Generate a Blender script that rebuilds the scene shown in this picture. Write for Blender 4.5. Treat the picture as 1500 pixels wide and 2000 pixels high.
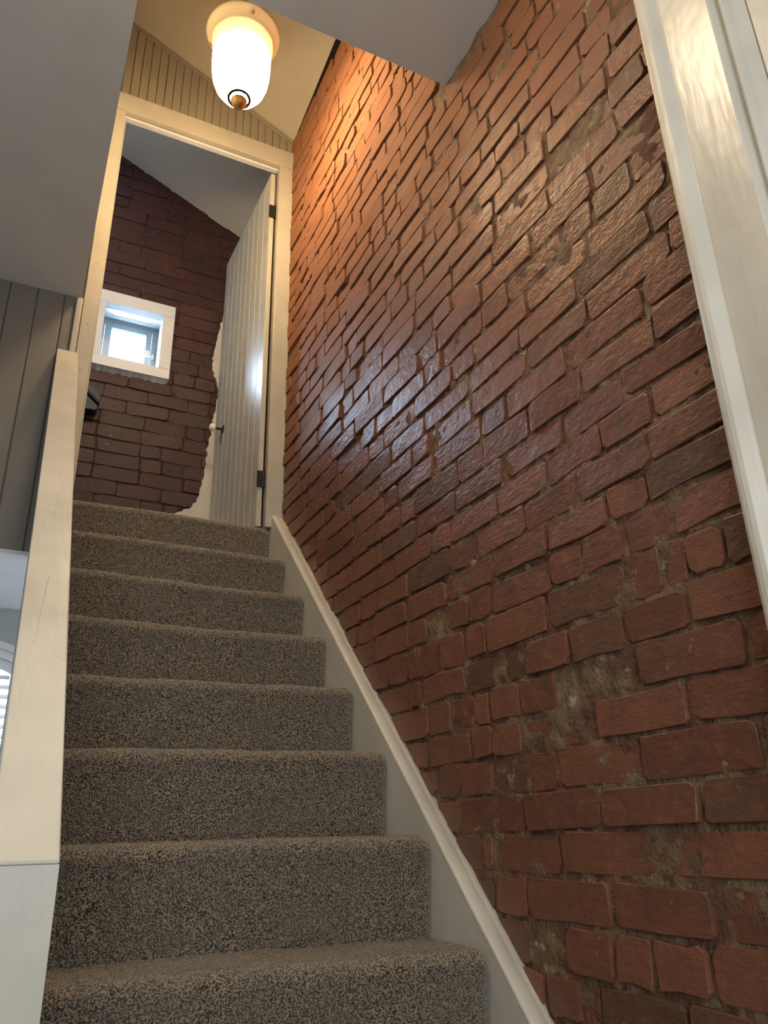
import bpy, math, random
import numpy as np
from mathutils import Matrix, Vector

for o in list(bpy.data.objects):
    bpy.data.objects.remove(o)
scene = bpy.context.scene
COL = scene.collection
Z0 = 1.25                       # eye height: the drawing frame has z = 0 at the eye, the floor lies at -1.25
rng = random.Random(7)
nrg = np.random.default_rng(11)

# ------------------------------------------------------------------ camera
YAW, PITCH, ROLL, FPX = -0.467134, -0.390203, -0.0229473, 1513.477
def _cam_rows():
    B = np.array([[1, 0, 0], [0, 0, -1], [0, 1, 0.]])
    Ry = np.array([[math.cos(YAW), 0, math.sin(YAW)], [0, 1, 0], [-math.sin(YAW), 0, math.cos(YAW)]])
    Rx = np.array([[1, 0, 0], [0, math.cos(PITCH), -math.sin(PITCH)], [0, math.sin(PITCH), math.cos(PITCH)]])
    Rz = np.array([[math.cos(ROLL), -math.sin(ROLL), 0], [math.sin(ROLL), math.cos(ROLL), 0], [0, 0, 1]])
    return Rz @ Rx @ Ry @ B
CR = _cam_rows()
cd = bpy.data.cameras.new('camera')
cam = bpy.data.objects.new('camera', cd)
COL.objects.link(cam)
cd.sensor_fit = 'VERTICAL'
cd.sensor_height = 36.0
cd.lens = FPX * 36.0 / 2000.0
cd.clip_start = 0.02
M = Matrix.Identity(4)
for i in range(3):
    M[i][0] = CR[0][i]; M[i][1] = -CR[1][i]; M[i][2] = -CR[2][i]
M[2][3] = Z0
cam.matrix_world = M
scene.camera = cam

# ------------------------------------------------------------------ world, daylight, exposure
w = bpy.data.worlds.new('overcast_sky')
scene.world = w
w.use_nodes = True
bg = w.node_tree.nodes['Background']
bg.inputs[0].default_value = (0.80, 0.91, 1.0, 1)
bg.inputs[1].default_value = 3.0
def area(name, loc, target, sx, sy, power, color):
    l = bpy.data.lights.new(name, 'AREA')
    l.shape = 'RECTANGLE'; l.size = sx; l.size_y = sy; l.energy = power; l.color = color
    o = bpy.data.objects.new(name, l); COL.objects.link(o)
    o.location = Vector(loc) + Vector((0, 0, Z0))
    d = Vector(target) - Vector(loc)
    o.rotation_euler = d.to_track_quat('-Z', 'Y').to_euler()
    return o
area('daylight_room_window', (-0.35, -1.55, 0.55), (-0.35, 3.0, 0.55), 1.7, 1.7, 41, (0.93, 0.97, 1.0))
area('daylight_small_window', (0.30, 4.75, 3.05), (0.55, 3.5, 2.45), 0.8, 0.6, 230, (0.58, 0.78, 1.0))
area('daylight_arched_window', (-0.12, 4.05, 0.15), (-0.25, 3.0, 0.3), 0.8, 1.2, 4, (0.78, 0.89, 1.0))
scene.view_settings.view_transform = 'Standard'
scene.view_settings.look = 'None'
scene.view_settings.exposure = 0.30
scene.view_settings.gamma = 1.0
scene.view_settings.use_curve_mapping = False
scene.cycles.max_bounces = 5; scene.cycles.diffuse_bounces = 3; scene.cycles.glossy_bounces = 2
scene.cycles.use_adaptive_sampling = True; scene.cycles.adaptive_threshold = 0.03
scene.cycles.caustics_reflective = False; scene.cycles.caustics_refractive = False

# ------------------------------------------------------------------ helpers
WL = {}
def mk(name, V, F, mat, parent=None, origin=None, smooth=False, bevel=0.0, seg=2, kind=None):
    V = np.asarray(V, float)
    if origin is None:
        mn, mx = V.min(0), V.max(0)
        origin = np.array([(mn[0] + mx[0]) / 2, (mn[1] + mx[1]) / 2, mn[2]])
    origin = np.asarray(origin, float)
    me = bpy.data.meshes.new(name)
    me.from_pydata((V - origin).tolist(), [], F)
    me.update()
    if mat is not None:
        me.materials.append(mat)
    if smooth:
        me.polygons.foreach_set('use_smooth', [True] * len(me.polygons))
    o = bpy.data.objects.new(name, me)
    COL.objects.link(o)
    WL[o.name] = origin
    if parent is not None:
        o.parent = parent
        o.location = Vector(origin - WL[parent.name])
    else:
        o.location = Vector(origin) + Vector((0, 0, Z0))
    if bevel > 0:
        b = o.modifiers.new('bevel', 'BEVEL'); b.width = bevel; b.segments = seg; b.limit_method = 'ANGLE'
    if kind:
        o['kind'] = kind
    return o
def empty(name, loc):
    o = bpy.data.objects.new(name, None); COL.objects.link(o)
    o.empty_display_size = 0.05
    WL[o.name] = np.asarray(loc, float)
    o.location = Vector(loc) + Vector((0, 0, Z0))
    return o
def tag(o, label, cat=None, group=None, kind=None):
    o['label'] = label
    if cat: o['category'] = cat
    if group: o['group'] = group
    if kind: o['kind'] = kind
    return o
BOXF = [(0, 3, 2, 1), (4, 5, 6, 7), (0, 1, 5, 4), (1, 2, 6, 5), (2, 3, 7, 6), (3, 0, 4, 7)]
def boxv(x0, x1, y0, y1, z0, z1):
    return [(x0, y0, z0), (x1, y0, z0), (x1, y1, z0), (x0, y1, z0), (x0, y0, z1), (x1, y0, z1), (x1, y1, z1), (x0, y1, z1)]
def box(name, x0, x1, y0, y1, z0, z1, mat, parent=None, bevel=0.0, **k):
    return mk(name, boxv(x0, x1, y0, y1, z0, z1), BOXF, mat, parent, bevel=bevel, **k)
def join(parts):
    V = []; F = []
    for v, f in parts:
        n = len(V); V += list(map(tuple, v)); F += [tuple(i + n for i in q) for q in f]
    return V, F
def prism(poly, axis, a, b):
    """polygon (list of 2-tuples) pulled along an axis; axis 'x': (y,z), 'y': (x,z), 'z': (x,y)"""
    n = len(poly)
    def P(p, t):
        return {'x': (t, p[0], p[1]), 'y': (p[0], t, p[1]), 'z': (p[0], p[1], t)}[axis]
    V = [P(p, a) for p in poly] + [P(p, b) for p in poly]
    F = [tuple(range(n)), tuple(range(2 * n - 1, n - 1, -1))] + [(i, i + n, (i + 1) % n + n, (i + 1) % n) for i in range(n)]
    # orient outward
    ar = sum(poly[i][0] * poly[(i + 1) % n][1] - poly[(i + 1) % n][0] * poly[i][1] for i in range(n))
    s = (1 if ar > 0 else -1) * {'x': 1, 'y': -1, 'z': 1}[axis] * (1 if b > a else -1)
    if s > 0:
        F = [tuple(reversed(f)) for f in F]
    return V, F
def lathe(profile, c, n=40):
    V = []; F = []
    m = len(profile)
    for i in range(n):
        a = 2 * math.pi * i / n
        for r, z in profile:
            V.append((c[0] + r * math.cos(a), c[1] + r * math.sin(a), c[2] + z))
    for i in range(n):
        j = (i + 1) % n
        for k in range(m - 1):
            F.append((i * m + k, j * m + k, j * m + k + 1, i * m + k + 1))
    return V, F
def tube(pts, r, n=10):
    V = []; F = []
    pts = [Vector(p) for p in pts]
    for i, p in enumerate(pts):
        d = (pts[min(i + 1, len(pts) - 1)] - pts[max(i - 1, 0)]).normalized()
        u = d.cross(Vector((0.3, 0.2, 0.93))).normalized()
        if u.length < 0.1: u = d.cross(Vector((1, 0, 0))).normalized()
        v = d.cross(u)
        for k in range(n):
            a = 2 * math.pi * k / n
            V.append(tuple(p + r * (math.cos(a) * u + math.sin(a) * v)))
    for i in range(len(pts) - 1):
        for k in range(n):
            F.append((i * n + k, i * n + (k + 1) % n, (i + 1) * n + (k + 1) % n, (i + 1) * n + k))
    F.append(tuple(range(n - 1, -1, -1))); F.append(tuple(range((len(pts) - 1) * n, len(pts) * n)))
    return V, F
def vnoise(x, y, seed):
    r = np.random.default_rng(seed)
    T = r.random((256, 256)) * 2 - 1
    xi = np.floor(x).astype(int); yi = np.floor(y).astype(int)
    fx = x - xi; fy = y - yi
    fx = fx * fx * (3 - 2 * fx); fy = fy * fy * (3 - 2 * fy)
    g = lambda a, b: T[a % 256, b % 256]
    return (g(xi, yi) * (1 - fx) + g(xi + 1, yi) * fx) * (1 - fy) + (g(xi, yi + 1) * (1 - fx) + g(xi + 1, yi + 1) * fx) * fy

# ------------------------------------------------------------------ materials
def new_mat(name):
    m = bpy.data.materials.new(name); m.use_nodes = True
    nt = m.node_tree
    return m, nt, nt.nodes, nt.links, nt.nodes['Principled BSDF']
def noise(N, L, vec, scale, detail=3, rough=0.55):
    n = N.new('ShaderNodeTexNoise'); n.inputs['Scale'].default_value = scale
    n.inputs['Detail'].default_value = detail; n.inputs['Roughness'].default_value = rough
    L.new(vec, n.inputs['Vector'])
    return n.outputs['Fac']
def ramp(N, L, fac, p0, p1, c0=(0, 0, 0, 1), c1=(1, 1, 1, 1)):
    r = N.new('ShaderNodeValToRGB')
    r.color_ramp.elements[0].position = p0; r.color_ramp.elements[0].color = c0
    r.color_ramp.elements[1].position = p1; r.color_ramp.elements[1].color = c1
    L.new(fac, r.inputs[0])
    return r.outputs[0]
def mixc(N, L, fac, a, b, mode='MIX'):
    m = N.new('ShaderNodeMix'); m.data_type = 'RGBA'; m.blend_type = mode
    for sock, v in ((m.inputs[0], fac), (m.inputs[6], a), (m.inputs[7], b)):
        if hasattr(v, 'links'): L.new(v, sock)
        elif isinstance(v, (int, float)): sock.default_value = v
        else: sock.default_value = (*v, 1)
    return m.outputs[2]
def math2(N, L, op, a, b):
    m = N.new('ShaderNodeMath'); m.operation = op
    for s, v in ((m.inputs[0], a), (m.inputs[1], b)):
        if hasattr(v, 'links'): L.new(v, s)
        else: s.default_value = v
    return m.outputs[0]
def bump(N, L, h, strength, dist, nrm=None):
    b = N.new('ShaderNodeBump'); b.inputs['Strength'].default_value = strength; b.inputs['Distance'].default_value = dist
    L.new(h, b.inputs['Height'])
    if nrm is not None: L.new(nrm, b.inputs['Normal'])
    return b.outputs[0]
def world_pos(N):
    return N.new('ShaderNodeNewGeometry').outputs['Position']
def stretched(N, L, vec, s):
    m = N.new('ShaderNodeMapping'); m.inputs['Scale'].default_value = s
    L.new(vec, m.inputs['Vector'])
    return m.outputs[0]
def paint(name, c, rough=0.4, wear=0.06, bs=0.12, stretch=(1, 1, 0.15), spec=0.5):
    m, nt, N, L, b = new_mat(name)
    p = world_pos(N)
    f = noise(N, L, p, 5, 2)
    dk = tuple(v * (1 - wear * 1.6) for v in c); lt = tuple(min(1, v * (1 + wear)) for v in c)
    col = mixc(N, L, ramp(N, L, f, 0.35, 0.65), dk, lt)
    sp = ramp(N, L, noise(N, L, p, 70, 2), 0.70, 0.78)
    col = mixc(N, L, math2(N, L, 'MULTIPLY', sp, 0.25), col, tuple(v * 0.75 for v in c))
    L.new(col, b.inputs['Base Color'])
    b.inputs['Roughness'].default_value = rough
    b.inputs['Specular IOR Level'].default_value = spec
    h = noise(N, L, stretched(N, L, p, stretch), 90, 1)
    h2 = noise(N, L, p, 18, 1)
    n1 = bump(N, L, h, bs, 0.002)
    L.new(bump(N, L, h2, bs, 0.006, n1), b.inputs['Normal'])
    return m
M_trim = paint('cream_gloss_paint', (0.66, 0.62, 0.53), 0.32, 0.05, 0.26)
M_casing = paint('cream_casing_paint', (0.43, 0.40, 0.33), 0.36, 0.05, 0.2)
M_cap = paint('worn_cream_paint', (0.55, 0.52, 0.45), 0.40, 0.07, 0.22, (1, 0.2, 0.2))
M_string = paint('grey_cream_paint', (0.56, 0.54, 0.48), 0.42, 0.05, 0.2, (1, 1, 1))
M_ceil = paint('grey_ceiling_paint', (0.62, 0.60, 0.565), 0.85, 0.02, 0.06, (1, 1, 1), 0.2)
M_slope = paint('warm_cream_ceiling_paint', (0.42, 0.385, 0.32), 0.8, 0.02, 0.06, (1, 1, 1), 0.2)
M_bead = paint('taupe_board_paint', (0.25, 0.22, 0.17), 0.5, 0.03, 0.08)
M_panel = paint('grey_panel_paint', (0.145, 0.135, 0.12), 0.45, 0.04, 0.1)
M_plaster = paint('greige_plaster', (0.50, 0.47, 0.40), 0.8, 0.04, 0.15, (1, 1, 1), 0.2)
M_door = paint('grey_door_paint', (0.50, 0.50, 0.48), 0.38, 0.04, 0.18)
M_win = paint('white_window_paint', (0.60, 0.61, 0.63), 0.4, 0.03, 0.08, (1, 1, 1))
M_reveal = paint('pale_blue_grey_paint', (0.42, 0.46, 0.48), 0.6, 0.03, 0.1, (1, 1, 1))
M_lower = paint('slate_wall_paint', (0.30, 0.32, 0.33), 0.7, 0.03, 0.06, (1, 1, 1), 0.3)
M_room = paint('room_wall_paint', (0.55, 0.55, 0.53), 0.8, 0.03, 0.06, (1, 1, 1), 0.2)

def plain(name, c, rough=0.5, metal=0.0, spec=0.5):
    m, nt, N, L, b = new_mat(name)
    p = world_pos(N)
    col = mixc(N, L, noise(N, L, p, 60, 3), tuple(v * 0.8 for v in c), tuple(min(1, v * 1.15) for v in c))
    L.new(col, b.inputs['Base Color'])
    b.inputs['Roughness'].default_value = rough; b.inputs['Metallic'].default_value = metal
    b.inputs['Specular IOR Level'].default_value = spec
    return m
M_black = plain('black_iron', (0.012, 0.012, 0.013), 0.5, 0.3)
M_gap_shade = plain('black_gap_shade', (0.012, 0.010, 0.009), 0.95, 0, 0.1)  # flat black, the gap's shade put into the colour
M_rail = plain('dark_blue_slate_paint', (0.022, 0.030, 0.046), 0.6)
M_porc = plain('white_porcelain', (0.80, 0.76, 0.66), 0.15)
M_brass = plain('aged_brass', (0.45, 0.30, 0.14), 0.35, 0.8)
M_bronze = plain('dark_bronze', (0.006, 0.004, 0.003), 0.7, 0, 0.1)
M_enamel = plain('white_enamel', (0.78, 0.74, 0.66), 0.4)
M_floor = plain('oak_floor', (0.24, 0.18, 0.125), 0.55)

def brick_mat(name, c1, c2, dark, rough, chips=0.0, high_col=None):
    m, nt, N, L, b = new_mat(name)
    p = world_pos(N)
    oi = N.new('ShaderNodeObjectInfo')
    at = N.new('ShaderNodeAttribute'); at.attribute_name = 'tint'
    t = math2(N, L, 'FRACT', math2(N, L, 'ADD', oi.outputs['Random'], at.outputs['Fac']), 0.0)
    col = mixc(N, L, t, c1, c2)
    # some bricks are smoked nearly black-brown
    t2 = math2(N, L, 'FRACT', math2(N, L, 'MULTIPLY', t, 7.31), 0.0)
    col = mixc(N, L, math2(N, L, 'MULTIPLY', ramp(N, L, t2, 0.80, 0.95), 0.55), col, dark)
    st = noise(N, L, p, 9, 3, 0.6)
    col = mixc(N, L, math2(N, L, 'MULTIPLY', ramp(N, L, st, 0.50, 0.72), 0.55), col, dark)
    st2 = noise(N, L, p, 26, 3, 0.65)
    col = mixc(N, L, math2(N, L, 'MULTIPLY', ramp(N, L, st2, 0.52, 0.70), 0.35), col, tuple(v * 1.3 for v in c2))
    dst = noise(N, L, stretched(N, L, p, (1, 0.6, 1.3)), 17, 3, 0.7)
    col = mixc(N, L, math2(N, L, 'MULTIPLY', ramp(N, L, dst, 0.54, 0.74), 0.28), col, tuple(v * 1.6 + 0.01 for v in c2))
    if chips:
        ch = noise(N, L, stretched(N, L, p, (1, 1, 1.5)), 13, 4, 0.7)
        col = mixc(N, L, math2(N, L, 'MULTIPLY', ramp(N, L, ch, 0.69, 0.74), chips), col, (0.42, 0.15, 0.05))
        ch2 = noise(N, L, p, 48, 2, 0.6)
        col = mixc(N, L, math2(N, L, 'MULTIPLY', ramp(N, L, ch2, 0.72, 0.78), 0.5), col, (0.36, 0.27, 0.20))
    highf = None
    if high_col:          # colour turns more orange and finish rougher towards the top, unevenly
        sx = N.new('ShaderNodeSeparateXYZ'); L.new(p, sx.inputs[0])
        hz = math2(N, L, 'ADD', sx.outputs[2], math2(N, L, 'MULTIPLY', noise(N, L, p, 3, 2, 0.6), 0.9))
        rm = N.new('ShaderNodeMapRange'); L.new(hz, rm.inputs[0])
        rm.inputs[1].default_value = 3.05; rm.inputs[2].default_value = 3.75
        highf = rm.outputs[0]
        col = mixc(N, L, math2(N, L, 'MULTIPLY', highf, 0.6), col, high_col)
    L.new(col, b.inputs['Base Color'])
    rr = N.new('ShaderNodeMapRange'); L.new(st2, rr.inputs[0])
    rr.inputs[3].default_value = rough - 0.08; rr.inputs[4].default_value = rough + 0.14
    ro = rr.outputs[0]
    if highf is not None: ro = math2(N, L, 'ADD', ro, math2(N, L, 'MULTIPLY', highf, 0.45))
    L.new(ro, b.inputs['Roughness'])
    b.inputs['Specular IOR Level'].default_value = 0.32
    hs = noise(N, L, p, 34, 3, 0.65)
    hf = noise(N, L, p, 170, 1, 0.6)
    hc = noise(N, L, stretched(N, L, p, (1, 0.35, 1.6)), 60, 2, 0.7)
    n1 = bump(N, L, hs, 0.45, 0.007)
    n2 = bump(N, L, hc, 0.35, 0.004, n1)
    L.new(bump(N, L, hf, 0.35, 0.0016, n2), b.inputs['Normal'])
    return m
M_brick = brick_mat('stained_red_brick', (0.150, 0.061, 0.039), (0.212, 0.087, 0.051), (0.088, 0.056, 0.037), 0.38, 0.85, (0.29, 0.120, 0.050))
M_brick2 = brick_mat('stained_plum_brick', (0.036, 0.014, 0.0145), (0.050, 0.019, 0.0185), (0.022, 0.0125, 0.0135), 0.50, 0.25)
def mortar_mat(name, red, tan, pale):
    m, nt, N, L, b = new_mat(name)
    p = world_pos(N)
    col = mixc(N, L, ramp(N, L, noise(N, L, p, 11, 5, 0.65), 0.42, 0.62), red, tan)
    col = mixc(N, L, math2(N, L, 'MULTIPLY', ramp(N, L, noise(N, L, p, 45, 4, 0.7), 0.55, 0.70), 0.6), col, tuple(v * 0.45 for v in red))
    col = mixc(N, L, math2(N, L, 'MULTIPLY', ramp(N, L, noise(N, L, p, 16, 4, 0.7), 0.60, 0.69), 0.85), col, pale)
    L.new(col, b.inputs['Base Color'])
    b.inputs['Roughness'].default_value = 0.85
    b.inputs['Specular IOR Level'].default_value = 0.25
    n1 = bump(N, L, noise(N, L, p, 120, 2, 0.7), 0.7, 0.005)
    L.new(bump(N, L, noise(N, L, p, 40, 2, 0.7), 0.5, 0.008, n1), b.inputs['Normal'])
    return m
M_mortar = mortar_mat('brown_lime_mortar', (0.130, 0.066, 0.042), (0.225, 0.160, 0.092), (0.40, 0.34, 0.25))
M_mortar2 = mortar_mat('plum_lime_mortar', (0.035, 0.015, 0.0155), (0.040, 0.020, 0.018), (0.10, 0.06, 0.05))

def carpet_mat():
    m, nt, N, L, b = new_mat('speckled_taupe_carpet')
    p = world_pos(N)
    a = noise(N, L, p, 310, 1, 0.6)
    big = noise(N, L, p, 12, 2)
    col = mixc(N, L, ramp(N, L, a, 0.42, 0.60), (0.009, 0.0075, 0.006), (0.31, 0.25, 0.18))
    col = mixc(N, L, math2(N, L, 'MULTIPLY', ramp(N, L, big, 0.40, 0.66), 0.35), col, (0.11, 0.095, 0.08))
    L.new(col, b.inputs['Base Color'])
    b.inputs['Roughness'].default_value = 1.0
    b.inputs['Specular IOR Level'].default_value = 0.05
    b.inputs['Sheen Weight'].default_value = 0.45
    b.inputs['Sheen Tint'].default_value = (1.0, 0.88, 0.72, 1)
    b.inputs['Sheen Roughness'].default_value = 0.6
    L.new(bump(N, L, a, 0.9, 0.005), b.inputs['Normal'])
    return m
M_carpet = carpet_mat()
def glass_mat():
    m, nt, N, L, b = new_mat('window_glass')
    tr = N.new('ShaderNodeBsdfTransparent'); gl = N.new('ShaderNodeBsdfGlossy')
    gl.inputs['Roughness'].default_value = 0.05
    mx = N.new('ShaderNodeMixShader'); mx.inputs[0].default_value = 0.06
    L.new(tr.outputs[0], mx.inputs[1]); L.new(gl.outputs[0], mx.inputs[2])
    L.new(mx.outputs[0], nt.nodes['Material Output'].inputs[0])
    return m
M_glass = glass_mat()

# ------------------------------------------------------------------ the right-hand brick wall
def ceil_z(x, y):                                   # sloping stairwell ceiling
    return 3.448 - 0.461 * (x - 0.978) + 0.15 * (2.96 - y)
def string_z(y):                                    # top edge of the wall stringer
    return -0.329 + 0.986 * (y - 1.339)
WALL_Y0, WALL_Y1 = 0.66, 2.975
def wall_top(y):
    return np.where(y > 1.47, 3.438 + 0.15 * (2.96 - y) - 0.016 - 0.085 * np.clip(2.96 - y, 0, 0.6), 2.215)

# backing masonry, coloured black as the shade in the gap under the sloping ceiling
wall_right = mk('wall_right', *join([(boxv(1.035, 1.12, 0.55, 3.0, -1.25, 3.75), BOXF)]), M_gap_shade, kind='structure')
tag(wall_right, 'exposed red brick wall running up beside the stairs', kind='structure')
ys = np.arange(WALL_Y0, WALL_Y1 + 0.001, 0.009); zs = np.arange(-1.25, 3.66, 0.009)
YY, ZZ = np.meshgrid(ys, zs, indexing='ij')
dep = 0.0030 * vnoise(YY * 14, ZZ * 20, 1) + 0.0034 * vnoise(YY * 45, ZZ * 60, 2) + 0.0018 * vnoise(YY * 120, ZZ * 120, 3)
MX = 1.0018 - dep + 0.0040 * np.clip((YY - 1.5) / 0.7, 0, 1)
top = wall_top(YY) + 0.018 * vnoise(YY * 30, YY * 0, 5)
keep = (ZZ < top) & (ZZ > string_z(YY) - 0.12)
idx = np.full(YY.shape, -1); idx[keep] = np.arange(keep.sum())
V = np.stack([MX[keep], YY[keep], ZZ[keep]], 1)
q = (idx[:-1, :-1] >= 0) & (idx[1:, :-1] >= 0) & (idx[1:, 1:] >= 0) & (idx[:-1, 1:] >= 0)
F = np.stack([idx[:-1, :-1][q], idx[:-1, 1:][q], idx[1:, 1:][q], idx[1:, :-1][q]], 1).tolist()
mk('mortar', V, F, M_mortar, wall_right, smooth=True)

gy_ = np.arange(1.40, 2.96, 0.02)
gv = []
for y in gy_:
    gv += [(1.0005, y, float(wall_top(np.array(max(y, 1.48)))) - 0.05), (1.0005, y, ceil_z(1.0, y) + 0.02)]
mk('gap_shade_strip', gv, [(2 * i, 2 * i + 1, 2 * i + 3, 2 * i + 2) for i in range(len(gy_) - 1)], M_gap_shade, wall_right)  # black strip stands in for the shade inside the gap
tag(bpy.data.objects['gap_shade_strip'], 'black strip painted as shade in the gap between brick top and sloping ceiling')
beds = [-0.400, -0.320, -0.245, -0.163, -0.085, -0.008, 0.066, 0.144, 0.216, 0.294, 0.368, 0.452, 0.530, 0.600, 0.675, 0.748, 0.820, 0.897]
while beds[-1] < 3.7: beds.append(beds[-1] + 0.0750 + rng.uniform(-0.003, 0.003))
while beds[0] > -1.2: beds.insert(0, beds[0] - 0.0765)
known = {  # head joints (y) read off course by course, keyed by the bed below
    -0.320: [0.890, 1.009, 1.211, 1.257], -0.245: [0.952, 1.066, 1.163, 1.284, 1.396],
    -0.163: [0.928, 1.151, 1.389, 1.508], -0.085: [0.80, 1.038, 1.274, 1.499, 1.549],
    -0.008: [0.920, 1.151, 1.379, 1.625], 0.066: [0.789, 1.036, 1.261, 1.488, 1.617],
    0.144: [0.916, 1.138, 1.368, 1.473, 1.560, 1.759], 0.216: [0.783, 1.013, 1.234, 1.364, 1.470, 1.534, 1.640, 1.758],
    0.294: [0.879, 1.032, 1.184, 1.333, 1.566, 1.783, 1.851], 0.368: [0.788, 0.865, 0.919, 1.015, 1.241, 1.469, 1.566, 1.676, 1.781, 1.854],
    0.530: [0.93, 1.030, 1.215, 1.420], 0.600: [0.905, 1.105, 1.290, 1.490], 0.675: [0.885, 1.020, 1.195, 1.385],
    0.748: [0.94, 1.130, 1.345], 0.820: [0.85, 1.055, 1.235, 1.425]}
cells = []            # (y0, y1, z0, z1)
for k in range(len(beds) - 1):
    z0, z1 = beds[k], beds[k + 1]
    js = None
    for kz, lst in known.items():
        if abs(kz - z0) < 1e-6: js = list(lst)
    if js is None:
        js = [WALL_Y0 + (0.0 if k % 2 else 0.11) + rng.uniform(0.02, 0.12)]
    while js[0] > WALL_Y0:
        js.insert(0, js[0] - 0.225)
    hd = k % 5 == 2
    while js[-1] < WALL_Y1:
        hdr = rng.random() < (0.75 if hd else 0.2)
        js.append(js[-1] + (rng.uniform(0.098, 0.118) if hdr else rng.uniform(0.208, 0.236)))
    for a, b in zip(js, js[1:]):
        a2, b2 = max(a, WALL_Y0), min(b, WALL_Y1 + 0.01)
        if b2 - a2 < 0.03: continue
        yc = (a2 + b2) / 2
        if z1 > float(wall_top(np.array(yc))) + 0.008: continue
        if z1 < string_z(a2) - 0.03 and a2 > 0.75: continue
        cells.append((a2, b2, z0, z1))

def brick_mesh(name, wd, ht, tint, mat):
    """irregular brick of ten-sided outline in metres, face towards -x"""
    hw, hh = wd / 2, ht / 2
    j = lambda s: rng.uniform(-s, s)
    c = [rng.uniform(0.004, 0.013) for _ in range(4)]
    P = [(-hw + c[0], -hh), (j(hw * .35), -hh + j(.0035)), (hw - c[1], -hh), (hw, -hh + c[1]), (hw + j(.002), hh - c[2]),
         (hw - c[2], hh), (j(hw * .35), hh + j(.0035)), (-hw + c[3], hh), (-hw, hh - c[3]), (-hw + j(.002), -hh + c[0])]
    P = [(a + j(.0030), b + j(.0028)) for a, b in P]
    tx, tz = j(.006) / hw, j(.003) / hh
    V = [(0.028, a, b) for a, b in P]
    V += [(-0.0036 + j(.0008) + a * tx * .5 + b * tz * .5, a, b) for a, b in P]
    ins = rng.uniform(0.0012, 0.0026)
    V += [(-0.0045 + j(.0007) + a * tx * .5 + b * tz * .5, a * (1 - ins / hw), b * (1 - ins / hh)) for a, b in P]
    n = len(P); F = []
    for r in (0, 1):
        for i in range(n):
            F.append((r * n + i, (r + 1) * n + i, (r + 1) * n + (i + 1) % n, r * n + (i + 1) % n))
    # face split in two along its length
    f = [2 * n + i for i in range(n)]
    F.append((f[1], f[0], f[9], f[8], f[7], f[6])); F.append((f[1], f[6], f[5], f[4], f[3], f[2]))
    return V, F
def finish_brick(name, V, F, tints, mat):
    me = bpy.data.meshes.new(name); me.from_pydata(V, [], F); me.materials.append(mat)
    at = me.attributes.new('tint', 'FLOAT', 'FACE'); at.data.foreach_set('value', tints)
    return me
def proj_area(c, X=1.0):
    pts = []
    for y, z in ((c[0], c[2]), (c[1], c[2]), (c[1], c[3]), (c[0], c[3])):
        v = CR @ np.array([X, y, z])
        if v[2] < 0.05: return 0
        pts.append((FPX * v[0] / v[2] + 750, FPX * v[1] / v[2] + 1000))
    mx = sum(p[0] for p in pts) / 4; my = sum(p[1] for p in pts) / 4
    if not (-20 < mx < 1520 and -20 < my < 2020): return 0
    if c[0] < 0.73 or c[3] < string_z((c[0] + c[1]) / 2): return 0
    if c[3] > 2.2 and math.atan2(c[2], c[1]) > math.atan2(2.2, 1.485): return 0
    return abs(sum(pts[i][0] * pts[(i + 1) % 4][1] - pts[(i + 1) % 4][0] * pts[i][1] for i in range(4))) / 2
cells.sort(key=proj_area, reverse=True)
SIZES = {}
def shared_brick(wd, ht, mat, key):
    kk = (round(wd / 0.008), round(ht / 0.006), key, rng.randrange(4))
    if kk not in SIZES:
        V, F = brick_mesh('brick', kk[0] * 0.008, kk[1] * 0.006, 0, mat)
        SIZES[kk] = finish_brick('brick', V, F, [rng.random()] * len(F), mat)
    return SIZES[kk], wd / (kk[0] * 0.008), ht / (kk[1] * 0.006)
def lay_brick(parent, me, loc, rz_axis, rot, sc):
    o = bpy.data.objects.new('brick', me); COL.objects.link(o)
    o.parent = parent
    o.location = Vector(np.asarray(loc) - WL[parent.name])
    o.rotation_euler = (rot, 0, rz_axis)
    o.scale = (1, sc[0], sc[1])
    return o
SV, SF, ST = [], [], []
for i, (a, b, z0, z1) in enumerate(cells):
    gy = rng.uniform(0.006, 0.014); gz = rng.uniform(0.006, 0.013)
    wd, ht = b - a - gy, z1 - z0 - gz
    if rng.random() < 0.06: ht -= 0.008
    wd = max(wd, 0.02)
    yc, zc = (a + b) / 2 + rng.uniform(-.002, .002), (z0 + z1) / 2 + rng.uniform(-.0025, .0025)
    zc += 0.003 * math.sin(yc * 3.1 + z0 * 2)
    x = 1.0 + rng.uniform(-0.003, 0.0045)
    if rng.random() < 0.07: x += 0.005
    r = rng.uniform(-0.010, 0.010)
    if i < 300:
        me, s1, s2 = shared_brick(wd, ht, M_brick, 'r')
        lay_brick(wall_right, me, (x, yc, zc), 0, r, (s1, s2))
    else:
        v, f = brick_mesh('', wd, ht, 0, None)
        t = rng.random(); n = len(SV)
        cr, sr = math.cos(r), math.sin(r)
        SV += [(x + p[0], yc + p[1] * cr - p[2] * sr, zc + p[1] * sr + p[2] * cr) for p in v]
        SF += [tuple(k + n for k in g) for g in f]; ST += [t] * len(f)
org = WL[wall_right.name]
me = finish_brick('far_bricks', [tuple(np.array(v) - org) for v in SV], SF, ST, M_brick)
fb = bpy.data.objects.new('far_bricks', me); COL.objects.link(fb); fb.parent = wall_right; fb['kind'] = 'stuff'

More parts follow.
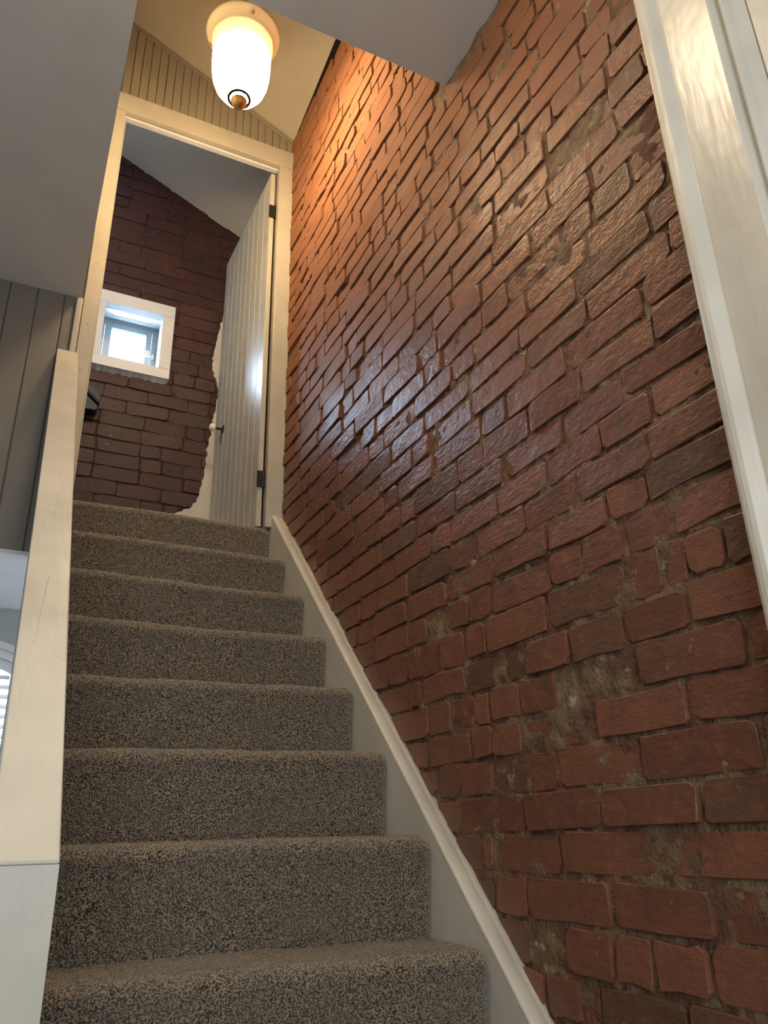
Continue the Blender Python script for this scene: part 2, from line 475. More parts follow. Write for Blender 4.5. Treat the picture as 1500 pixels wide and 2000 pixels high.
# ------------------------------------------------------------------ ceilings and shell of the stairwell
def ceil_low(x, y):
    return 2.2 - max(0, (y - 1.485)) * 0.061
cv, cf = [], []
pl = [(-3, -1.65), (1.04, -1.65), (1.04, 1.482), (0.068, 1.492), (0.083, 2.965), (-3, 2.965), (-3, 1.492)]
b_ = [(x, y, ceil_low(x, y)) for x, y in pl]; t_ = [(x, y, ceil_low(x, y) + 0.2) for x, y in pl]
cv = b_ + t_
cf = [(0, 6, 3, 2, 1), (6, 5, 4, 3), (7, 8, 9, 10, 13), (13, 10, 11, 12)] + [(i, (i + 1) % 7, (i + 1) % 7 + 7, i + 7) for i in range(7)]
ceiling = mk('ceiling', cv, cf, M_ceil, kind='structure')
# walls of the well above that ceiling
mk('wall_stairwell_left', *prism([(1.49, 2.38), (2.965, 2.30), (2.965, 3.92), (1.49, 4.15)], 'x', 0.03, 0.068), M_slope, kind='structure')
mk('wall_stairwell_near', *prism([(0.03, 2.38), (1.04, 2.38), (1.04, 3.75), (0.03, 4.15)], 'y', 1.44, 1.482), M_slope, kind='structure')
rv = [(x, y, ceil_z(x, y)) for x, y in ((0.02, 1.40), (1.022, 1.40), (1.022, 2.985), (0.02, 2.985))]
mk('ceiling_upper', rv + [(x, y, z + 0.08) for x, y, z in rv], [(0, 3, 2, 1), (4, 5, 6, 7), (0, 1, 5, 4), (1, 2, 6, 5), (2, 3, 7, 6), (3, 0, 4, 7)], M_slope, kind='structure')

# ------------------------------------------------------------------ door wall at the head of the stairs
YD = 2.958
wall_landing = mk('wall_landing', *join([
    (boxv(0.03, 0.150, 2.968, 2.998, 1.2, 3.95), BOXF), (boxv(0.925, 1.03, 2.968, 2.998, 1.2, 3.6), BOXF),
    prism([(0.03, 3.22), (1.03, 3.22), (1.03, 3.46), (0.03, 3.92)], 'y', 2.968, 2.998)]), M_bead, kind='structure')
bw = 0.0405
for i in range(23):
    x0 = 0.075 + i * bw; x1 = x0 + bw - 0.0028
    V, F = prism([(x0, 3.30), (x1, 3.30), (x1, ceil_z(x1, 2.96) - 0.004), (x0, ceil_z(x0, 2.96) - 0.004)], 'y', 2.960, 2.970)
    mk('board', V, F, M_bead, wall_landing, bevel=0.0022)
a, b = 0.075, 1.0
V, F = prism([(a, ceil_z(a, 2.96) - 0.026), (b, ceil_z(b, 2.96) - 0.026), (b, ceil_z(b, 2.96) - 0.002), (a, ceil_z(a, 2.96) - 0.002)], 'y', 2.950, 2.965)
mk('cover_moulding', V, F, M_bead, wall_landing, bevel=0.004)
trim_1 = empty('trim_1', (0.54, YD, 1.2)); trim_1['kind'] = 'structure'
tag(trim_1, 'cream painted casing around the doorway at the top of the stairs', kind='structure')
box('head_casing', 0.088, 1.0, YD - 0.012, 2.975, 3.222, 3.336, M_casing, trim_1, bevel=0.002)
box('casing_leg', 0.092, 0.150, YD - 0.011, 2.975, 1.2, 3.221, M_casing, trim_1, bevel=0.002)
box('casing_leg', 0.924, 1.0, YD - 0.011, 2.975, 1.2, 3.221, M_casing, trim_1, bevel=0.002)
box('door_stop', 0.150, 0.924, 2.972, 2.998, 3.207, 3.222, M_win, trim_1, bevel=0.0015)
box('jamb_lining', 0.1505, 0.158, 2.9755, 3.02, 1.2, 3.206, M_casing, trim_1, bevel=0.001)
box('corner_batten', 0.064, 0.0895, 2.938, 2.962, 1.2, 2.102, M_casing, trim_1, bevel=0.006, seg=3)
for (x, z) in ((0.121, 2.62), (0.118, 2.30), (0.12, 1.98), (0.117, 1.76)):
    V, F = lathe([(0.0, 0.0), (0.0022, 0.0)], (0, 0, 0), 8)
    V = [(x + p[0], YD - 0.0118, z + p[1]) for p in V]
    mk('nail_hole', V, F, M_black, trim_1)

# ------------------------------------------------------------------ plank door standing open
door_1 = empty('door_1', (0.905, 2.995, 1.2)); door_1['kind'] = 'structure'
tag(door_1, 'grey ledged plank door standing open at the top of the stairs', kind='structure')
tilt = -0.022
def leaf_pt(t, d, z):      # t along the leaf from the hinge, d depth behind the face
    return (0.893 + tilt * t + d, 2.990 + t, z)
NB = 9; LW = 0.785; bwid = LW / NB
for i in range(NB):
    t0 = i * bwid; t1 = t0 + bwid - 0.0035
    V = [leaf_pt(t, d, z) for z in (1.212, 3.19) for t, d in ((t0, 0), (t1, 0), (t1, 0.020), (t0, 0.020))]
    mk('plank', V, [tuple(reversed(f)) for f in BOXF], M_door, door_1, bevel=0.0025)
    if i < NB - 1:      # bead let into each joint
        V = [leaf_pt(t, d, z) for z in (1.212, 3.19) for t, d in ((t1 - 0.0005, 0.0012), (t1 + 0.004, 0.0012), (t1 + 0.004, 0.012), (t1 - 0.0005, 0.012))]
        mk('joint_bead', V, [tuple(reversed(f)) for f in BOXF], M_trim, door_1)
V = [leaf_pt(t, d, z) for z in (1.212, 3.19) for t, d in ((-0.004, 0.0005), (0.0, 0.0005), (0.0, 0.022), (-0.004, 0.022))]
mk('edge_strip', V, [tuple(reversed(f)) for f in BOXF], M_casing, door_1, bevel=0.001)
for z in (1.36, 2.20, 3.02):
    V = [leaf_pt(t, d, zz) for zz in (z - 0.055, z + 0.055) for t, d in ((0.04, 0.0205), (0.74, 0.0205), (0.74, 0.036), (0.04, 0.036))]
    mk('ledge', V, [tuple(reversed(f)) for f in BOXF], M_door, door_1, bevel=0.002)
for z in (1.432, 2.935):
    h = mk('hinge', *join([(boxv(0.888, 0.922, 2.978, 2.9855, z - 0.038, z + 0.038), BOXF),
        lathe([(0.0, -0.040), (0.0065, -0.040), (0.0065, 0.040), (0, 0.040)], (0.9165, 2.982, z), 12)]), M_black, door_1)
# knob on its spindle
kt, kz = 0.625, 1.985
kx, ky, _ = leaf_pt(kt, 0, 0)
def lathe_x(profile, n=24):    # lathe along -x from the face of the door
    V, F = lathe(profile, (0, 0, 0), n)
    return [(kx - p[2], ky + p[0], kz + p[1]) for p in V], F
knob = mk('knob', *lathe_x([(0.0, 0.040), (0.010, 0.041), (0.017, 0.046), (0.0225, 0.055), (0.0215, 0.064), (0.014, 0.072), (0.0, 0.0745)]), M_porc, door_1, smooth=True)
mk('spindle', *lathe_x([(0.0, 0.006), (0.007, 0.006), (0.007, 0.042), (0, 0.042)]), M_black, knob, smooth=False)
mk('rose', *lathe_x([(0.0, 0.0075), (0.010, 0.0065), (0.022, 0.004), (0.024, 0.0), (0.0, 0.0)]), M_black, knob, smooth=True)
V = [(kx - 0.003, ky + 0.022 + a, kz - 0.012 + c) for a, c in ((0, 0), (0.014, 0.0), (0.012, -0.055), (0.003, -0.055))]
V += [(p[0] + 0.003, p[1], p[2]) for p in V]
mk('keyhole_cover', V, [(0, 1, 2, 3), (7, 6, 5, 4), (0, 4, 5, 1), (1, 5, 6, 2), (2, 6, 7, 3), (3, 7, 4, 0)], M_black, door_1)

# ------------------------------------------------------------------ the landing room beyond the door
YB = 3.825
WX0, WX1, WZ0, WZ1 = 0.232, 0.540, 2.380, 2.722        # window opening in the gable
def roof2(x): return 3.458 - 0.461 * (x - 0.978)
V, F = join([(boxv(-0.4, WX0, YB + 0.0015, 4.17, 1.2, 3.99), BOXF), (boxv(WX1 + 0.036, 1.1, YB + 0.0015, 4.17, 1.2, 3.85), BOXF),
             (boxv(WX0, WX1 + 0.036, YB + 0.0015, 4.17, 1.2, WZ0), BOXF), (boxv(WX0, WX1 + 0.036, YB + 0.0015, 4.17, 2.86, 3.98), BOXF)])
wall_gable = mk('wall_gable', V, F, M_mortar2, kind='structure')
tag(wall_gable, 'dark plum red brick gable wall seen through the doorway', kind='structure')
# plaster left standing low down on the right, with a torn edge
edge = [(0.955, 3.05), (0.900, 2.95), (0.882, 2.84), (0.868, 2.72), (0.850, 2.62), (0.842, 2.54), (0.850, 2.45), (0.872, 2.40), (0.893, 2.33), (0.884, 2.24),
        (0.868, 2.16), (0.864, 2.07), (0.852, 1.98), (0.848, 1.90), (0.842, 1.80), (0.826, 1.70), (0.812, 1.64), (0.772, 1.59), (0.725, 1.565), (0.68, 1.54), (0.62, 1.50), (0.56, 1.44), (0.50, 1.36), (0.44, 1.2)]
fine = []
for (p, q_) in zip(edge, edge[1:]):
    for k in range(5):
        t = k / 5
        fine.append((p[0] + (q_[0] - p[0]) * t + rng.uniform(-.006, .006), p[1] + (q_[1] - p[1]) * t + rng.uniform(-.004, .004)))
fine.append(edge[-1])
V = []; F = []
for i, (x, z) in enumerate(fine):
    V += [(x, YB - 0.006, z), (x + 0.007, YB - 0.011, z), (1.05, YB - 0.011, z), (x - 0.002, YB + 0.02, z)]
    if i:
        a, b = 4 * (i - 1), 4 * i
        F += [(a, b, b + 1, a + 1), (a + 1, b + 1, b + 2, a + 2), (b, a, a + 3, b + 3)]
F = [tuple(reversed(f)) for f in F]
mk('torn_plaster', V, F, M_plaster, wall_gable)
def edge_x(z):
    for p, q_ in zip(edge, edge[1:]):
        if q_[1] <= z <= p[1]:
            return q_[0] + (p[0] - q_[0]) * (z - q_[1]) / (p[1] - q_[1])
    return 1.04
k = 0; z = 1.28
while z < 3.95:
    ch = 0.0795
    x = -0.05 + (0.11 if k % 2 else 0.0) + rng.uniform(-.02, .02)
    while x < 1.05:
        wd = rng.choice([0.225, 0.225, 0.225, 0.112]) + rng.uniform(-.008, .008)
        a, b = x, x + wd; x += wd
        if a < 0.02: continue
        zc = z + ch / 2
        lim = edge_x(zc) + 0.012
        if a > lim - 0.03: continue
        b = min(b, max(lim, a + 0.04))
        if roof2((a + b) / 2) < z + 0.012:
            continue
        pieces = [(a, b)]
        if z + ch > WZ0 - 0.035 and z < WZ1 + 0.035:
            pieces = []
            if a < WX0 - 0.035: pieces.append((a, min(b, WX0 - 0.03)))
            if b > WX1 + 0.035: pieces.append((max(a, WX1 + 0.03), b))
        for (a1, b1) in pieces:
            if b1 - a1 < 0.03: continue
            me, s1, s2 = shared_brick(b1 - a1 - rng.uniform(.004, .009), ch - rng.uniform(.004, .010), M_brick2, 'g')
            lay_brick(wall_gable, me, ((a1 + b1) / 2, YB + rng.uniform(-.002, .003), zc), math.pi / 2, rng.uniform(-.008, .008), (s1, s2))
    z += ch; k += 1
# ragged line of mortar and shade under the roof, and the room's other walls
rv = [(x, y, roof2(x)) for x, y in ((-0.4, 2.999), (1.06, 2.999), (1.06, YB + 0.03), (-0.4, YB + 0.03))]
mk('ceiling_landing', rv + [(x, y, z + 0.06) for x, y, z in rv], [(0, 3, 2, 1), (4, 5, 6, 7), (0, 1, 5, 4), (1, 2, 6, 5), (2, 3, 7, 6), (3, 0, 4, 7)], M_ceil, kind='structure')
box('wall_landing_right', 1.0, 1.04, 2.999, YB + 0.01, 1.2, 3.44, M_plaster, kind='structure')
box('wall_landing_left', -0.44, -0.40, 2.95, YB + 0.01, 1.2, 4.1, M_plaster, kind='structure')

# small window in the gable
window_1 = empty('window_1', (0.39, YB, WZ0 - 0.06)); window_1['kind'] = 'structure'
tag(window_1, 'small white framed window set deep in the brick gable', kind='structure')
FY = YB - 0.042
box('frame_rail', 0.180, 0.604, FY, YB + 0.015, WZ1, 2.797, M_win, window_1, bevel=0.002)
box('frame_rail', 0.180, 0.604, FY, YB + 0.015, 2.318, WZ0, M_win, window_1, bevel=0.002)
box('frame_stile', 0.180, WX0, FY, YB + 0.015, WZ0 + 0.0005, WZ1 - 0.0005, M_win, window_1, bevel=0.002)
box('frame_stile', WX1, 0.604, FY, YB + 0.015, WZ0 + 0.0005, WZ1 - 0.0005, M_win, window_1, bevel=0.002)
# lining of the deep reveal (splayed upwards)
SY = 4.115
rvv = [(WX0, YB + 0.016, WZ0), (WX1, YB + 0.016, WZ0), (WX1, YB + 0.016, WZ1), (WX0, YB + 0.016, WZ1),
       (WX0 + 0.005, SY, WZ0 + 0.03), (WX1 + 0.03, SY, WZ0 + 0.03), (WX1 + 0.03, SY, 2.845), (WX0 + 0.005, SY, 2.845)]
mk('reveal_lining', rvv, [(0, 4, 5, 1), (1, 5, 6, 2), (2, 6, 7, 3), (3, 7, 4, 0)], M_reveal, window_1)
box('fixed_frame', 0.237, 0.262, SY - 0.005, SY + 0.03, 2.41, 2.845, M_reveal, window_1)
box('fixed_frame', 0.535, 0.571, SY - 0.005, SY + 0.03, 2.41, 2.845, M_reveal, window_1)
box('fixed_frame', 0.262, 0.535, SY - 0.005, SY + 0.03, 2.818, 2.845, M_reveal, window_1)
box('fixed_frame', 0.262, 0.535, SY - 0.005, SY + 0.03, 2.41, 2.44, M_reveal, window_1)
box('sash_stile', 0.2645, 0.301, SY - 0.010, SY + 0.02, 2.443, 2.8155, M_reveal, window_1, bevel=0.002)
box('sash_stile', 0.500, 0.5325, SY - 0.010, SY + 0.02, 2.443, 2.8155, M_reveal, window_1, bevel=0.002)
box('sash_rail', 0.3015, 0.4995, SY - 0.010, SY + 0.02, 2.783, 2.8155, M_reveal, window_1, bevel=0.002)
box('sash_rail', 0.3015, 0.4995, SY - 0.010, SY + 0.02, 2.443, 2.48, M_reveal, window_1, bevel=0.002)
box('pane', 0.301, 0.500, SY + 0.004, SY + 0.008, 2.48, 2.783, M_glass, window_1)
mk('latch', *join([(boxv(0.506, 0.528, SY - 0.016, SY - 0.010, 2.625, 2.675), BOXF), (boxv(0.498, 0.556, SY - 0.024, SY - 0.016, 2.628, 2.640), BOXF),
                   (boxv(0.540, 0.552, SY - 0.022, SY - 0.006, 2.618, 2.655), BOXF)]), M_porc, window_1, bevel=0.002)
V = []; F = []
for i in range(43):
    x = 0.18 + i * 0.01
    d = rng.uniform(0.008, 0.02)
    V += [(x, FY + 0.004, 2.3185), (x, YB - 0.016, 2.318 - d * 0.6), (x, YB + 0.012, 2.310 - d)]
    if i: F += [(3 * i - 3, 3 * i, 3 * i + 1, 3 * i - 2), (3 * i - 2, 3 * i + 1, 3 * i + 2, 3 * i - 1)]
mk('rough_filler', V, F, M_win, window_1)

# dark sloping rail end on the brick below the window
rail = empty('sloping_rail', (0.15, 3.76, 2.0))
tag(rail, 'dark slate blue sloping rail end fixed to brick wall below the small window', 'rail')
mk('top_board', *prism([(0.03, 2.347), (0.235, 2.141), (0.258, 2.117), (0.266, 2.100), (0.2645, 2.066), (0.03, 2.262)], 'y', 3.735, 3.817), M_rail, rail, bevel=0.004)
mk('bead', *prism([(0.03, 2.258), (0.2625, 2.062), (0.262, 2.054), (0.03, 2.249)], 'y', 3.728, 3.817), M_rail, rail, bevel=0.002)
mk('bracket', *prism([(0.03, 2.245), (0.258, 2.052), (0.258, 2.030), (0.245, 2.022), (0.03, 2.022)], 'y', 3.745, 3.817), M_rail, rail, bevel=0.003)

# ------------------------------------------------------------------ carpeted stairs
RISE, GO = 0.2025, 0.2125
NY0, NZ0 = 2.947, 1.199
stairs = empty('staircase', (0.53, 1.6, -1.25))
tag(stairs, 'steep straight staircase in speckled taupe carpet with a cream wall stringer', 'staircase')
XL, XR = 0.1025, 0.949
def step_mesh(i):
    yn, zn = NY0 - GO * i, NZ0 - RISE * i
    back = yn + (GO + 0.03 if i else 0.30)
    r = 0.030
    prof = []
    y = back
    while y > yn + r: prof.append((y, zn, 0, 1)); y -= 0.0055
    for k in range(11):
        a = math.pi / 2 * k / 10
        prof.append((yn + r - r * math.sin(a), zn - r + r * math.cos(a), -math.sin(a), math.cos(a)))
    hgt = RISE - r + 0.012
    n = int(hgt / 0.0055)
    for k in range(1, n + 1):
        t = k / n
        prof.append((yn + 0.020 * t ** 0.7, zn - r - hgt * t, -1, 0.08))
    P = np.array(prof)
    xs = np.arange(XL, XR + 0.001, 0.0055)
    nx, npf = len(xs), len(P)
    X = np.repeat(xs[:, None], npf, 1); Yb = np.repeat(P[None, :, 0], nx, 0); Zb = np.repeat(P[None, :, 1], nx, 0)
    ny = np.repeat(P[None, :, 2], nx, 0); nz = np.repeat(P[None, :, 3], nx, 0)
    re = 0.022
    dx = np.clip((X - (XR - re)) / re, 0, 1)
    off = -re * (1 - np.sqrt(np.clip(1 - dx ** 2, 0, 1)))
    off *= np.clip(1 - (np.arange(npf)[None, :] / npf - 0.62) * 1.2, 0.35, 1) * (Zb > zn - RISE)
    off = off + nrg.normal(0, 0.0011, X.shape) + 0.003 * vnoise(X * 9 + i * 7.3, Zb * 9 + Yb * 9, 20 + i)
    sag = 0.004 * np.sin((X - XL) / (XR - XL) * math.pi + i) * (Zb > zn - 0.05)
    Yd = Yb + ny * off; Zd = Zb + nz * off + sag
    V = np.stack([X + nrg.normal(0, 0.0008, X.shape), Yd, Zd], 2).reshape(-1, 3)
    I = np.arange(nx * npf).reshape(nx, npf)
    F = np.stack([I[:-1, :-1], I[:-1, 1:], I[1:, 1:], I[1:, :-1]], 2).reshape(-1, 4).tolist()
    return V, F
for i in range(12):
    if i < 9:
        V, F = step_mesh(i)
        mk('step', V, F, M_carpet, stairs, smooth=True)
    else:
        yn, zn = NY0 - GO * i, NZ0 - RISE * i
        box('step', XL, XR, yn, yn + GO + 0.03, zn - RISE, zn, M_carpet, stairs, bevel=0.02, seg=4)
cp = [(NY0 + 0.048, NZ0 - 0.02)]
for i in range(12):
    yn, zn = NY0 - GO * i, NZ0 - RISE * i
    cp += [(yn + 0.026, zn - 0.02), (yn + 0.032, zn - RISE - 0.02)]
cp += [(NY0 + 0.02, -1.25), (NY0 + 0.048, -1.25)]
mk('carcass', *prism(cp, 'x', XL + 0.002, 0.9485), M_string, stairs)
# wall stringer: board and its caulked top edge
yb = 0.42
mk('stringer', *prism([(yb, string_z(yb) - 0.32), (yb, string_z(yb) - 0.004), (2.945, string_z(2.945) - 0.004), (2.9455, 1.195), (3.05, 1.195), (3.05, 0.93), (2.945, string_z(2.945) - 0.32)], 'x', 0.9495, 0.992), M_string, stairs)
V = []; F = []
n = 130
prof = [(0.9488, -0.010), (0.9490, -0.004), (0.9515, 0.0), (0.975, 0.002), (0.979, -0.001), (0.990, -0.004), (1.002, -0.001), (1.005, -0.015)]
for i in range(n + 1):
    y = yb + (2.945 - yb) * i / n
    for kx_, (x, dz) in enumerate(prof):
        e = rng.uniform(-.0018, .0018) * (1 if kx_ > 2 else 0.2)
        xx = x + (rng.uniform(-.006, .003) if kx_ >= 6 else rng.uniform(-.0006, .0006))
        V.append((xx, y, string_z(y) + dz + e))
    if i:
        m = len(prof)
        for kx_ in range(m - 1):
            a = (i - 1) * m + kx_; b = i * m + kx_
            F.append((a, a + 1, b + 1, b))
mk('stringer_cap', V, F, M_cap, stairs, smooth=True)
tag(bpy.data.objects['stringer_cap'], 'chipped cream top edge caulked against the bricks')
box('floor_landing', -0.4, 1.0, 2.976, YB + 0.012, 1.12, 1.190, M_carpet, kind='structure')

# ------------------------------------------------------------------ low balustrade wall on the left
def cap_z(y): return -0.020 + 0.990 * (y - 1.070)
bal = empty('balustrade_wall', (0.06, 1.9, -1.25))
tag(bal, 'low cream capped balustrade wall climbing beside the carpeted stairs', 'balustrade')
CX0, CX1 = 0.022, 0.1000
ct = 0.05
yt = 2.944
V, F = prism([(1.11, cap_z(1.11) - ct), (1.066, cap_z(1.066) - 0.004), (1.066, cap_z(1.066)), (yt, cap_z(yt)), (yt, cap_z(yt) - ct)], 'x', CX0, CX1)
mk('cap', V, F, M_cap, bal, bevel=0.003, seg=3)
V, F = prism([(1.14, cap_z(1.14) - ct - 0.001), (yt, cap_z(yt) - ct - 0.001), (yt, 0.95), (1.14, -1.25)], 'x', 0.037, 0.094)
mk('body', V, F, M_room, bal)
mk('newel_post', *prism([(1.066, -1.25), (1.066, cap_z(1.066) - 0.0042), (1.11, cap_z(1.11) - ct - 0.001), (1.139, cap_z(1.139) - ct - 0.002), (1.139, -1.25)], 'x', CX0, CX1), M_cap, bal)
V = [(0.061, 1.562, cap_z(1.562) + 0.0025), (0.0985, 1.560, cap_z(1.560) + 0.003), (0.0985, 1.36, cap_z(1.36) + 0.0005), (0.046, 1.39, cap_z(1.39) + 0.0005)]
V += [(x, y, z - 0.006) for x, y, z in V]
mk('repair_wedge', V, [(3, 2, 1, 0), (4, 5, 6, 7), (0, 1, 5, 4), (1, 2, 6, 5), (2, 3, 7, 6), (3, 0, 4, 7)], M_cap, bal, bevel=0.0015)

# ------------------------------------------------------------------ boarded wall on the left and the room below
wall_left = box('wall_left', -1.3, 0.064, 2.972, 2.995, 0.965, 2.12, M_panel, kind='structure')
tag(wall_left, 'grey painted wall of wide vertical boards left of the doorway', kind='structure')
xb = 0.064; edges_b = [0.064, 0.0185, -0.0845, -0.1875, -0.2905, -0.3935, -0.4965, -0.60, -0.70, -0.80]
for a, b in zip(edges_b, edges_b[1:]):
    box('board', b + 0.0018, a - 0.0018, 2.958, 2.972, 0.966, ceil_low(0, 2.96) + 0.0, M_panel, wall_left, bevel=0.003)
box('bottom_edge', -1.3, 0.064, 2.952, 2.996, 0.952, 0.966, M_win, wall_left)
mk('ceiling_lower', boxv(-1.3, 0.090, 2.9965, 3.85, 0.963, 1.10), BOXF, M_win, kind='structure')
AX, AZ = -0.12, 0.30
YL = 3.79
def arch_x(R, n=28):
    return [(AX + R * math.cos(math.pi * i / n), AZ + R * math.sin(math.pi * i / n)) for i in range(n + 1)]
R0 = 0.527; SILL = -0.55
parts = [(boxv(-3, AX - R0, YL, YL + 0.2, -1.25, 0.963), BOXF), (boxv(AX + R0, 1.0, YL, YL + 0.2, -1.25, 0.963), BOXF), (boxv(AX - R0, AX + R0, YL, YL + 0.2, -1.25, SILL), BOXF)]
ar = arch_x(R0)
for (p, q_) in zip(ar, ar[1:]):
    parts.append(prism([p, q_, (q_[0], 0.963), (p[0], 0.963)], 'y', YL, YL + 0.2))
mk('wall_lower', *join(parts), M_lower, kind='structure')
window_2 = empty('window_2', (AX, YL, SILL)); window_2['kind'] = 'structure'
tag(window_2, 'arched white window with slatted blind low on the far left', kind='structure')
def arch_ring(Ro, Ri, y0, y1):
    o = [(AX + Ro, SILL)] + arch_x(Ro) + [(AX - Ro, SILL)]; i_ = [(AX + Ri, SILL)] + arch_x(Ri) + [(AX - Ri, SILL)]
    ps = []
    for k in range(len(o) - 1):
        ps.append(prism([i_[k], o[k], o[k + 1], i_[k + 1]], 'y', y0, y1))
    return join(ps)
mk('outer_moulding', *arch_ring(0.5265, 0.497, YL - 0.004, YL + 0.10), M_room, window_2)
mk('frame_arch', *arch_ring(0.4965, 0.462, YL + 0.015, YL + 0.10), M_win, window_2)
mk('sash_arch', *arch_ring(0.4615, 0.419, YL + 0.035, YL + 0.09), M_win, window_2)
o_ = [(AX + 0.4185, SILL)] + arch_x(0.4185) + [(AX - 0.4185, SILL)]
mk('pane', *prism(o_, 'y', YL + 0.075, YL + 0.080), M_glass, window_2)
z = SILL + 0.03
while z < AZ + 0.40:
    hwid = 0.415 if z < AZ else math.sqrt(max(0.001, 0.414 ** 2 - (z + 0.02 - AZ) ** 2))
    V, F = prism([(YL + 0.030, z), (YL + 0.032, z - 0.003), (YL + 0.066, z + 0.018), (YL + 0.064, z + 0.021)], 'x', AX - hwid, AX + hwid)
    mk('slat', V, F, M_win, window_2)
    z += 0.042

# rest of the room round the viewer
box('floor', -3, 1.05, -1.65, 3.8, -1.31, -1.25, M_floor, kind='structure')
box('wall_room_left', -3.06, -3.0, -1.65, 3.85, -1.25, 2.2, M_room, kind='structure')
box('wall_room_rear', -3.0, 1.05, -1.71, -1.65, -1.25, 2.2, M_room, kind='structure')
box('wall_room_right', 1.06, 1.12, -1.65, 0.55, -1.25, 2.2, M_room, kind='structure')
box('wall_room_far', -3.0, -1.3, 2.96, 3.0, -1.25, 2.2, M_room, kind='structure')

# ------------------------------------------------------------------ near door casing on the right
pr = [(1.03, 0.716), (0.960, 0.716), (0.954, 0.713), (0.950, 0.706), (0.949, 0.698), (0.951, 0.691), (0.956, 0.686), (0.964, 0.681), (0.970, 0.677), (0.971, 0.674),
      (0.970, 0.6725), (0.970, 0.580), (0.972, 0.5775), (0.988, 0.5745), (0.989, 0.569), (0.984, 0.566), (0.982, 0.5625), (0.985, 0.559), (0.994, 0.556), (1.004, 0.545), (1.010, 0.536), (1.03, 0.536)]
V, F = prism([(a, b) for a, b in pr], 'z', -1.25, 2.198)
trim_2 = mk('trim_2', V, F, M_trim, kind='structure', smooth=False)
tag(trim_2, 'moulded cream door casing standing at the right beside the bricks', kind='structure')
door_2 = empty('door_2', (1.03, 0.1, -1.25)); door_2['kind'] = 'structure'
tag(door_2, 'pale grey painted door beyond the moulded casing on the right', kind='structure')
box('stile', 1.011, 1.05, 0.42, 0.5355, -1.24, 2.1, M_string, door_2, bevel=0.003)
box('stile', 1.011, 1.05, -0.30, -0.18, -1.24, 2.1, M_string, door_2, bevel=0.003)
for z0, z1 in ((-1.24, -1.02), (-0.35, -0.18), (1.93, 2.1)):
    box('rail', 1.011, 1.05, -0.179, 0.419, z0, z1, M_string, door_2, bevel=0.003)
box('panel', 1.025, 1.045, -0.179, 0.419, -1.02, -0.35, M_string, door_2)
box('panel', 1.025, 1.045, -0.179, 0.419, -0.18, 1.93, M_string, door_2)

# ------------------------------------------------------------------ pendant lamp
LX, LY = 0.525, 2.25
RIMZ, BOTZ = 3.095, 2.738
lamp = empty('pendant_lamp', (LX, LY, BOTZ))
tag(lamp, 'lit frosted glass bell pendant lamp hanging over the stairs', 'lamp')
def shade_mat(name, lo, hi):
    m, nt, N, L, b = new_mat(name)
    tr = N.new('ShaderNodeBsdfTranslucent'); tr.inputs[0].default_value = (0.97, 0.93, 0.83, 1)
    df = N.new('ShaderNodeBsdfDiffuse'); df.inputs[0].default_value = (0.85, 0.78, 0.62, 1)
    gl = N.new('ShaderNodeBsdfGlossy'); gl.inputs['Roughness'].default_value = 0.2
    p = world_pos(N)
    f = ramp(N, L, noise(N, L, p, 22, 4), 0.3, 0.7, (lo, lo, lo, 1), (hi, hi, hi, 1))
    m1 = N.new('ShaderNodeMixShader'); L.new(f, m1.inputs[0])
    L.new(df.outputs[0], m1.inputs[1]); L.new(tr.outputs[0], m1.inputs[2])
    m2 = N.new('ShaderNodeMixShader'); m2.inputs[0].default_value = 0.05
    L.new(m1.outputs[0], m2.inputs[1]); L.new(gl.outputs[0], m2.inputs[2])
    L.new(m2.outputs[0], nt.nodes['Material Output'].inputs[0])
    return m
def glow_mat(name, col, s):
    m, nt, N, L, b = new_mat(name)
    b.inputs['Base Color'].default_value = (0.9, 0.8, 0.6, 1)
    b.inputs['Emission Color'].default_value = (*col, 1); b.inputs['Emission Strength'].default_value = s
    return m
M_shade = glow_mat('glowing_frosted_glass', (1.0, 0.72, 0.40), 66.0)
M_flare = shade_mat('thick_frosted_glass', 0.16, 0.22)
outer = [(0.007, -0.001), (0.036, 0.002), (0.055, 0.010), (0.080, 0.030), (0.099, 0.060), (0.110, 0.095), (0.116, 0.140), (0.118, 0.190), (0.118, 0.235), (0.120, 0.270), (0.125, 0.300), (0.134, 0.325), (0.146, 0.345), (0.151, 0.355), (0.1525, 0.362)]
def shell(pf):
    return lathe(pf + [(r - 0.004, z + 0.001) for r, z in reversed(pf)] + [pf[0]], (LX, LY, BOTZ), 64)
mk('bell_bowl', *shell(outer[:9]), M_shade, lamp, smooth=True)
mk('flared_rim', *shell(outer[8:]), M_flare, lamp, smooth=True)
# open ring with spokes and a turned finial below the bell
ring = []
for i in range(25):
    a = 2 * math.pi * i / 24
    ring.append((LX + 0.042 * math.cos(a), LY + 0.042 * math.sin(a), BOTZ - 0.006))
fin = mk('finial', *lathe([(0.0, -0.052), (0.014, -0.050), (0.027, -0.038), (0.0325, -0.021), (0.029, -0.007), (0.015, 0.0), (0.006, 0.002), (0.006, 0.06), (0, 0.06)], (LX, LY, BOTZ), 28), M_brass, lamp, smooth=True)
mk('finial_ring', *tube(ring, 0.0055, 8), M_bronze, fin, smooth=True)
for i in range(8):
    a = 2 * math.pi * (i + 0.3) / 8
    mk('spoke', *tube([(LX + 0.024 * math.cos(a), LY + 0.024 * math.sin(a), BOTZ - 0.008), (LX + 0.042 * math.cos(a), LY + 0.042 * math.sin(a), BOTZ - 0.006)], 0.0022, 6), M_bronze, fin)
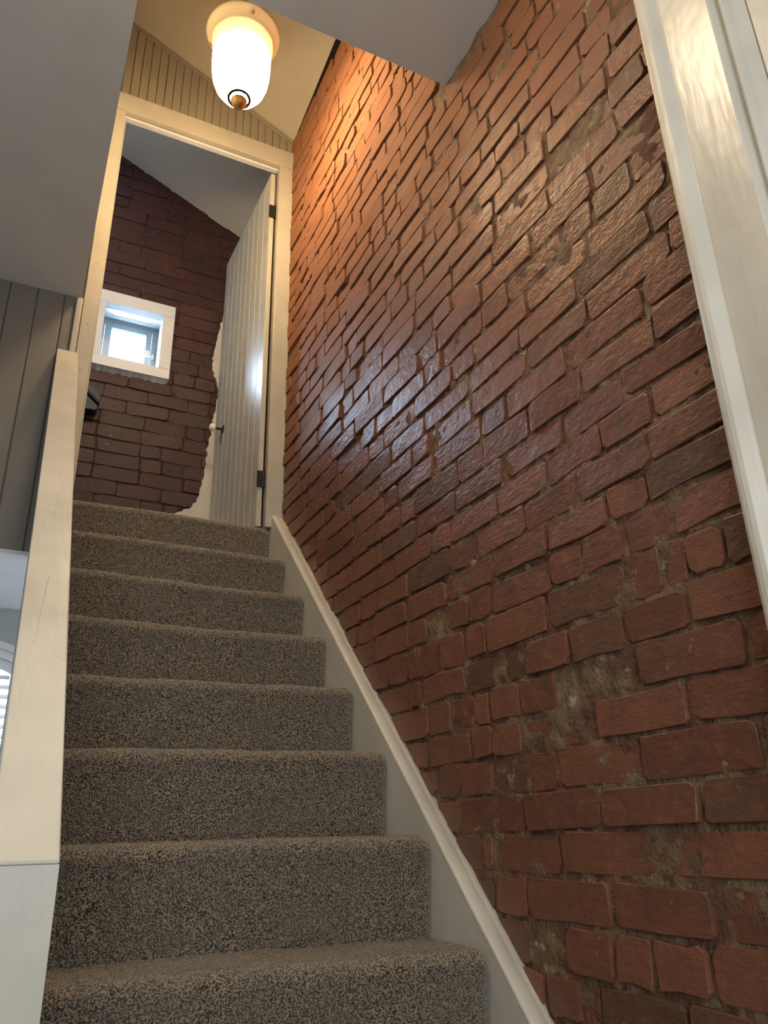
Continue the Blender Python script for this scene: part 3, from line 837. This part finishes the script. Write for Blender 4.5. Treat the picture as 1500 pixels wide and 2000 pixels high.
for i in range(3):
    a = math.radians(150 + 120 * i)
    c = (LX + 0.139 * math.cos(a), LY + 0.139 * math.sin(a), BOTZ + 0.328)
    V, F = lathe([(0.0, -0.008), (0.005, -0.006), (0.007, 0.0), (0.005, 0.006), (0, 0.008)], c, 14)
    mk('thumb_screw', V, F, M_brass, lamp, smooth=True)
    mk('gallery_arm', *tube([(LX + 0.012 * math.cos(a), LY + 0.012 * math.sin(a), RIMZ + 0.05), (LX + 0.10 * math.cos(a), LY + 0.10 * math.sin(a), RIMZ + 0.025), c], 0.003, 8), M_brass, lamp, smooth=True)
ctop = ceil_z(LX, LY)
mk('stem', *tube([(LX, LY, RIMZ - 0.12), (LX, LY, ctop - 0.01)], 0.005, 10), M_brass, lamp, smooth=True)
mk('lamp_holder', *lathe([(0.0, -0.17), (0.018, -0.17), (0.021, -0.15), (0.021, -0.11), (0.010, -0.10), (0, -0.10)], (LX, LY, RIMZ), 20), M_brass, lamp, smooth=True)
mk('added_light_baffle', *lathe([(0.006, 0.012), (0.060, 0.008), (0.122, -0.010), (0.126, -0.018), (0.122, -0.020), (0.06, 0.000), (0.006, 0.004), (0.006, 0.012)], (LX, LY, RIMZ - 0.035), 48), M_enamel, lamp, smooth=True)  # added disc: blocks the up-light and throws it back down
mk('ceiling_rose', *lathe([(0.0, -0.05), (0.02, -0.048), (0.045, -0.03), (0.055, 0.02), (0, 0.02)], (LX, LY, ctop), 28), M_brass, lamp, smooth=True)
mk('bulb', *lathe([(0.0, -0.055), (0.014, -0.052), (0.026, -0.040), (0.031, -0.022), (0.029, 0.0), (0.020, 0.022), (0.014, 0.040), (0.0, 0.040)], (LX, LY, RIMZ - 0.215), 24), glow_mat('lit_bulb', (1.0, 0.74, 0.40), 30.0), lamp, smooth=True)
pl_ = bpy.data.lights.new('bulb_light', 'POINT'); pl_.energy = 22; pl_.color = (1.0, 0.72, 0.40); pl_.shadow_soft_size = 0.028
po = bpy.data.objects.new('bulb_light', pl_); COL.objects.link(po); po.parent = lamp
po.location = (0, 0, RIMZ - 0.300 - BOTZ)

# ------------------------------------------------------------------ flush lamp on the hall ceiling over the foot of the stairs
HX, HY, HZ = 0.15, 1.00, 2.2
hall = empty('ceiling_lamp', (HX, HY, HZ - 0.06))
tag(hall, 'round flush glass lamp on the grey ceiling over the foot of the stairs', 'lamp')
mk('base_ring', *lathe([(0.0, -0.001), (0.13, -0.001), (0.13, -0.016), (0.118, -0.018), (0.0, -0.018)], (HX, HY, HZ), 40), M_enamel, hall, smooth=False)
mk('glass_dome', *lathe([(0.116, -0.0185), (0.112, -0.034), (0.095, -0.050), (0.060, -0.060), (0.0, -0.064)], (HX, HY, HZ), 40), glow_mat('lit_dome_glass', (1.0, 0.78, 0.50), 66.0), hall, smooth=True)
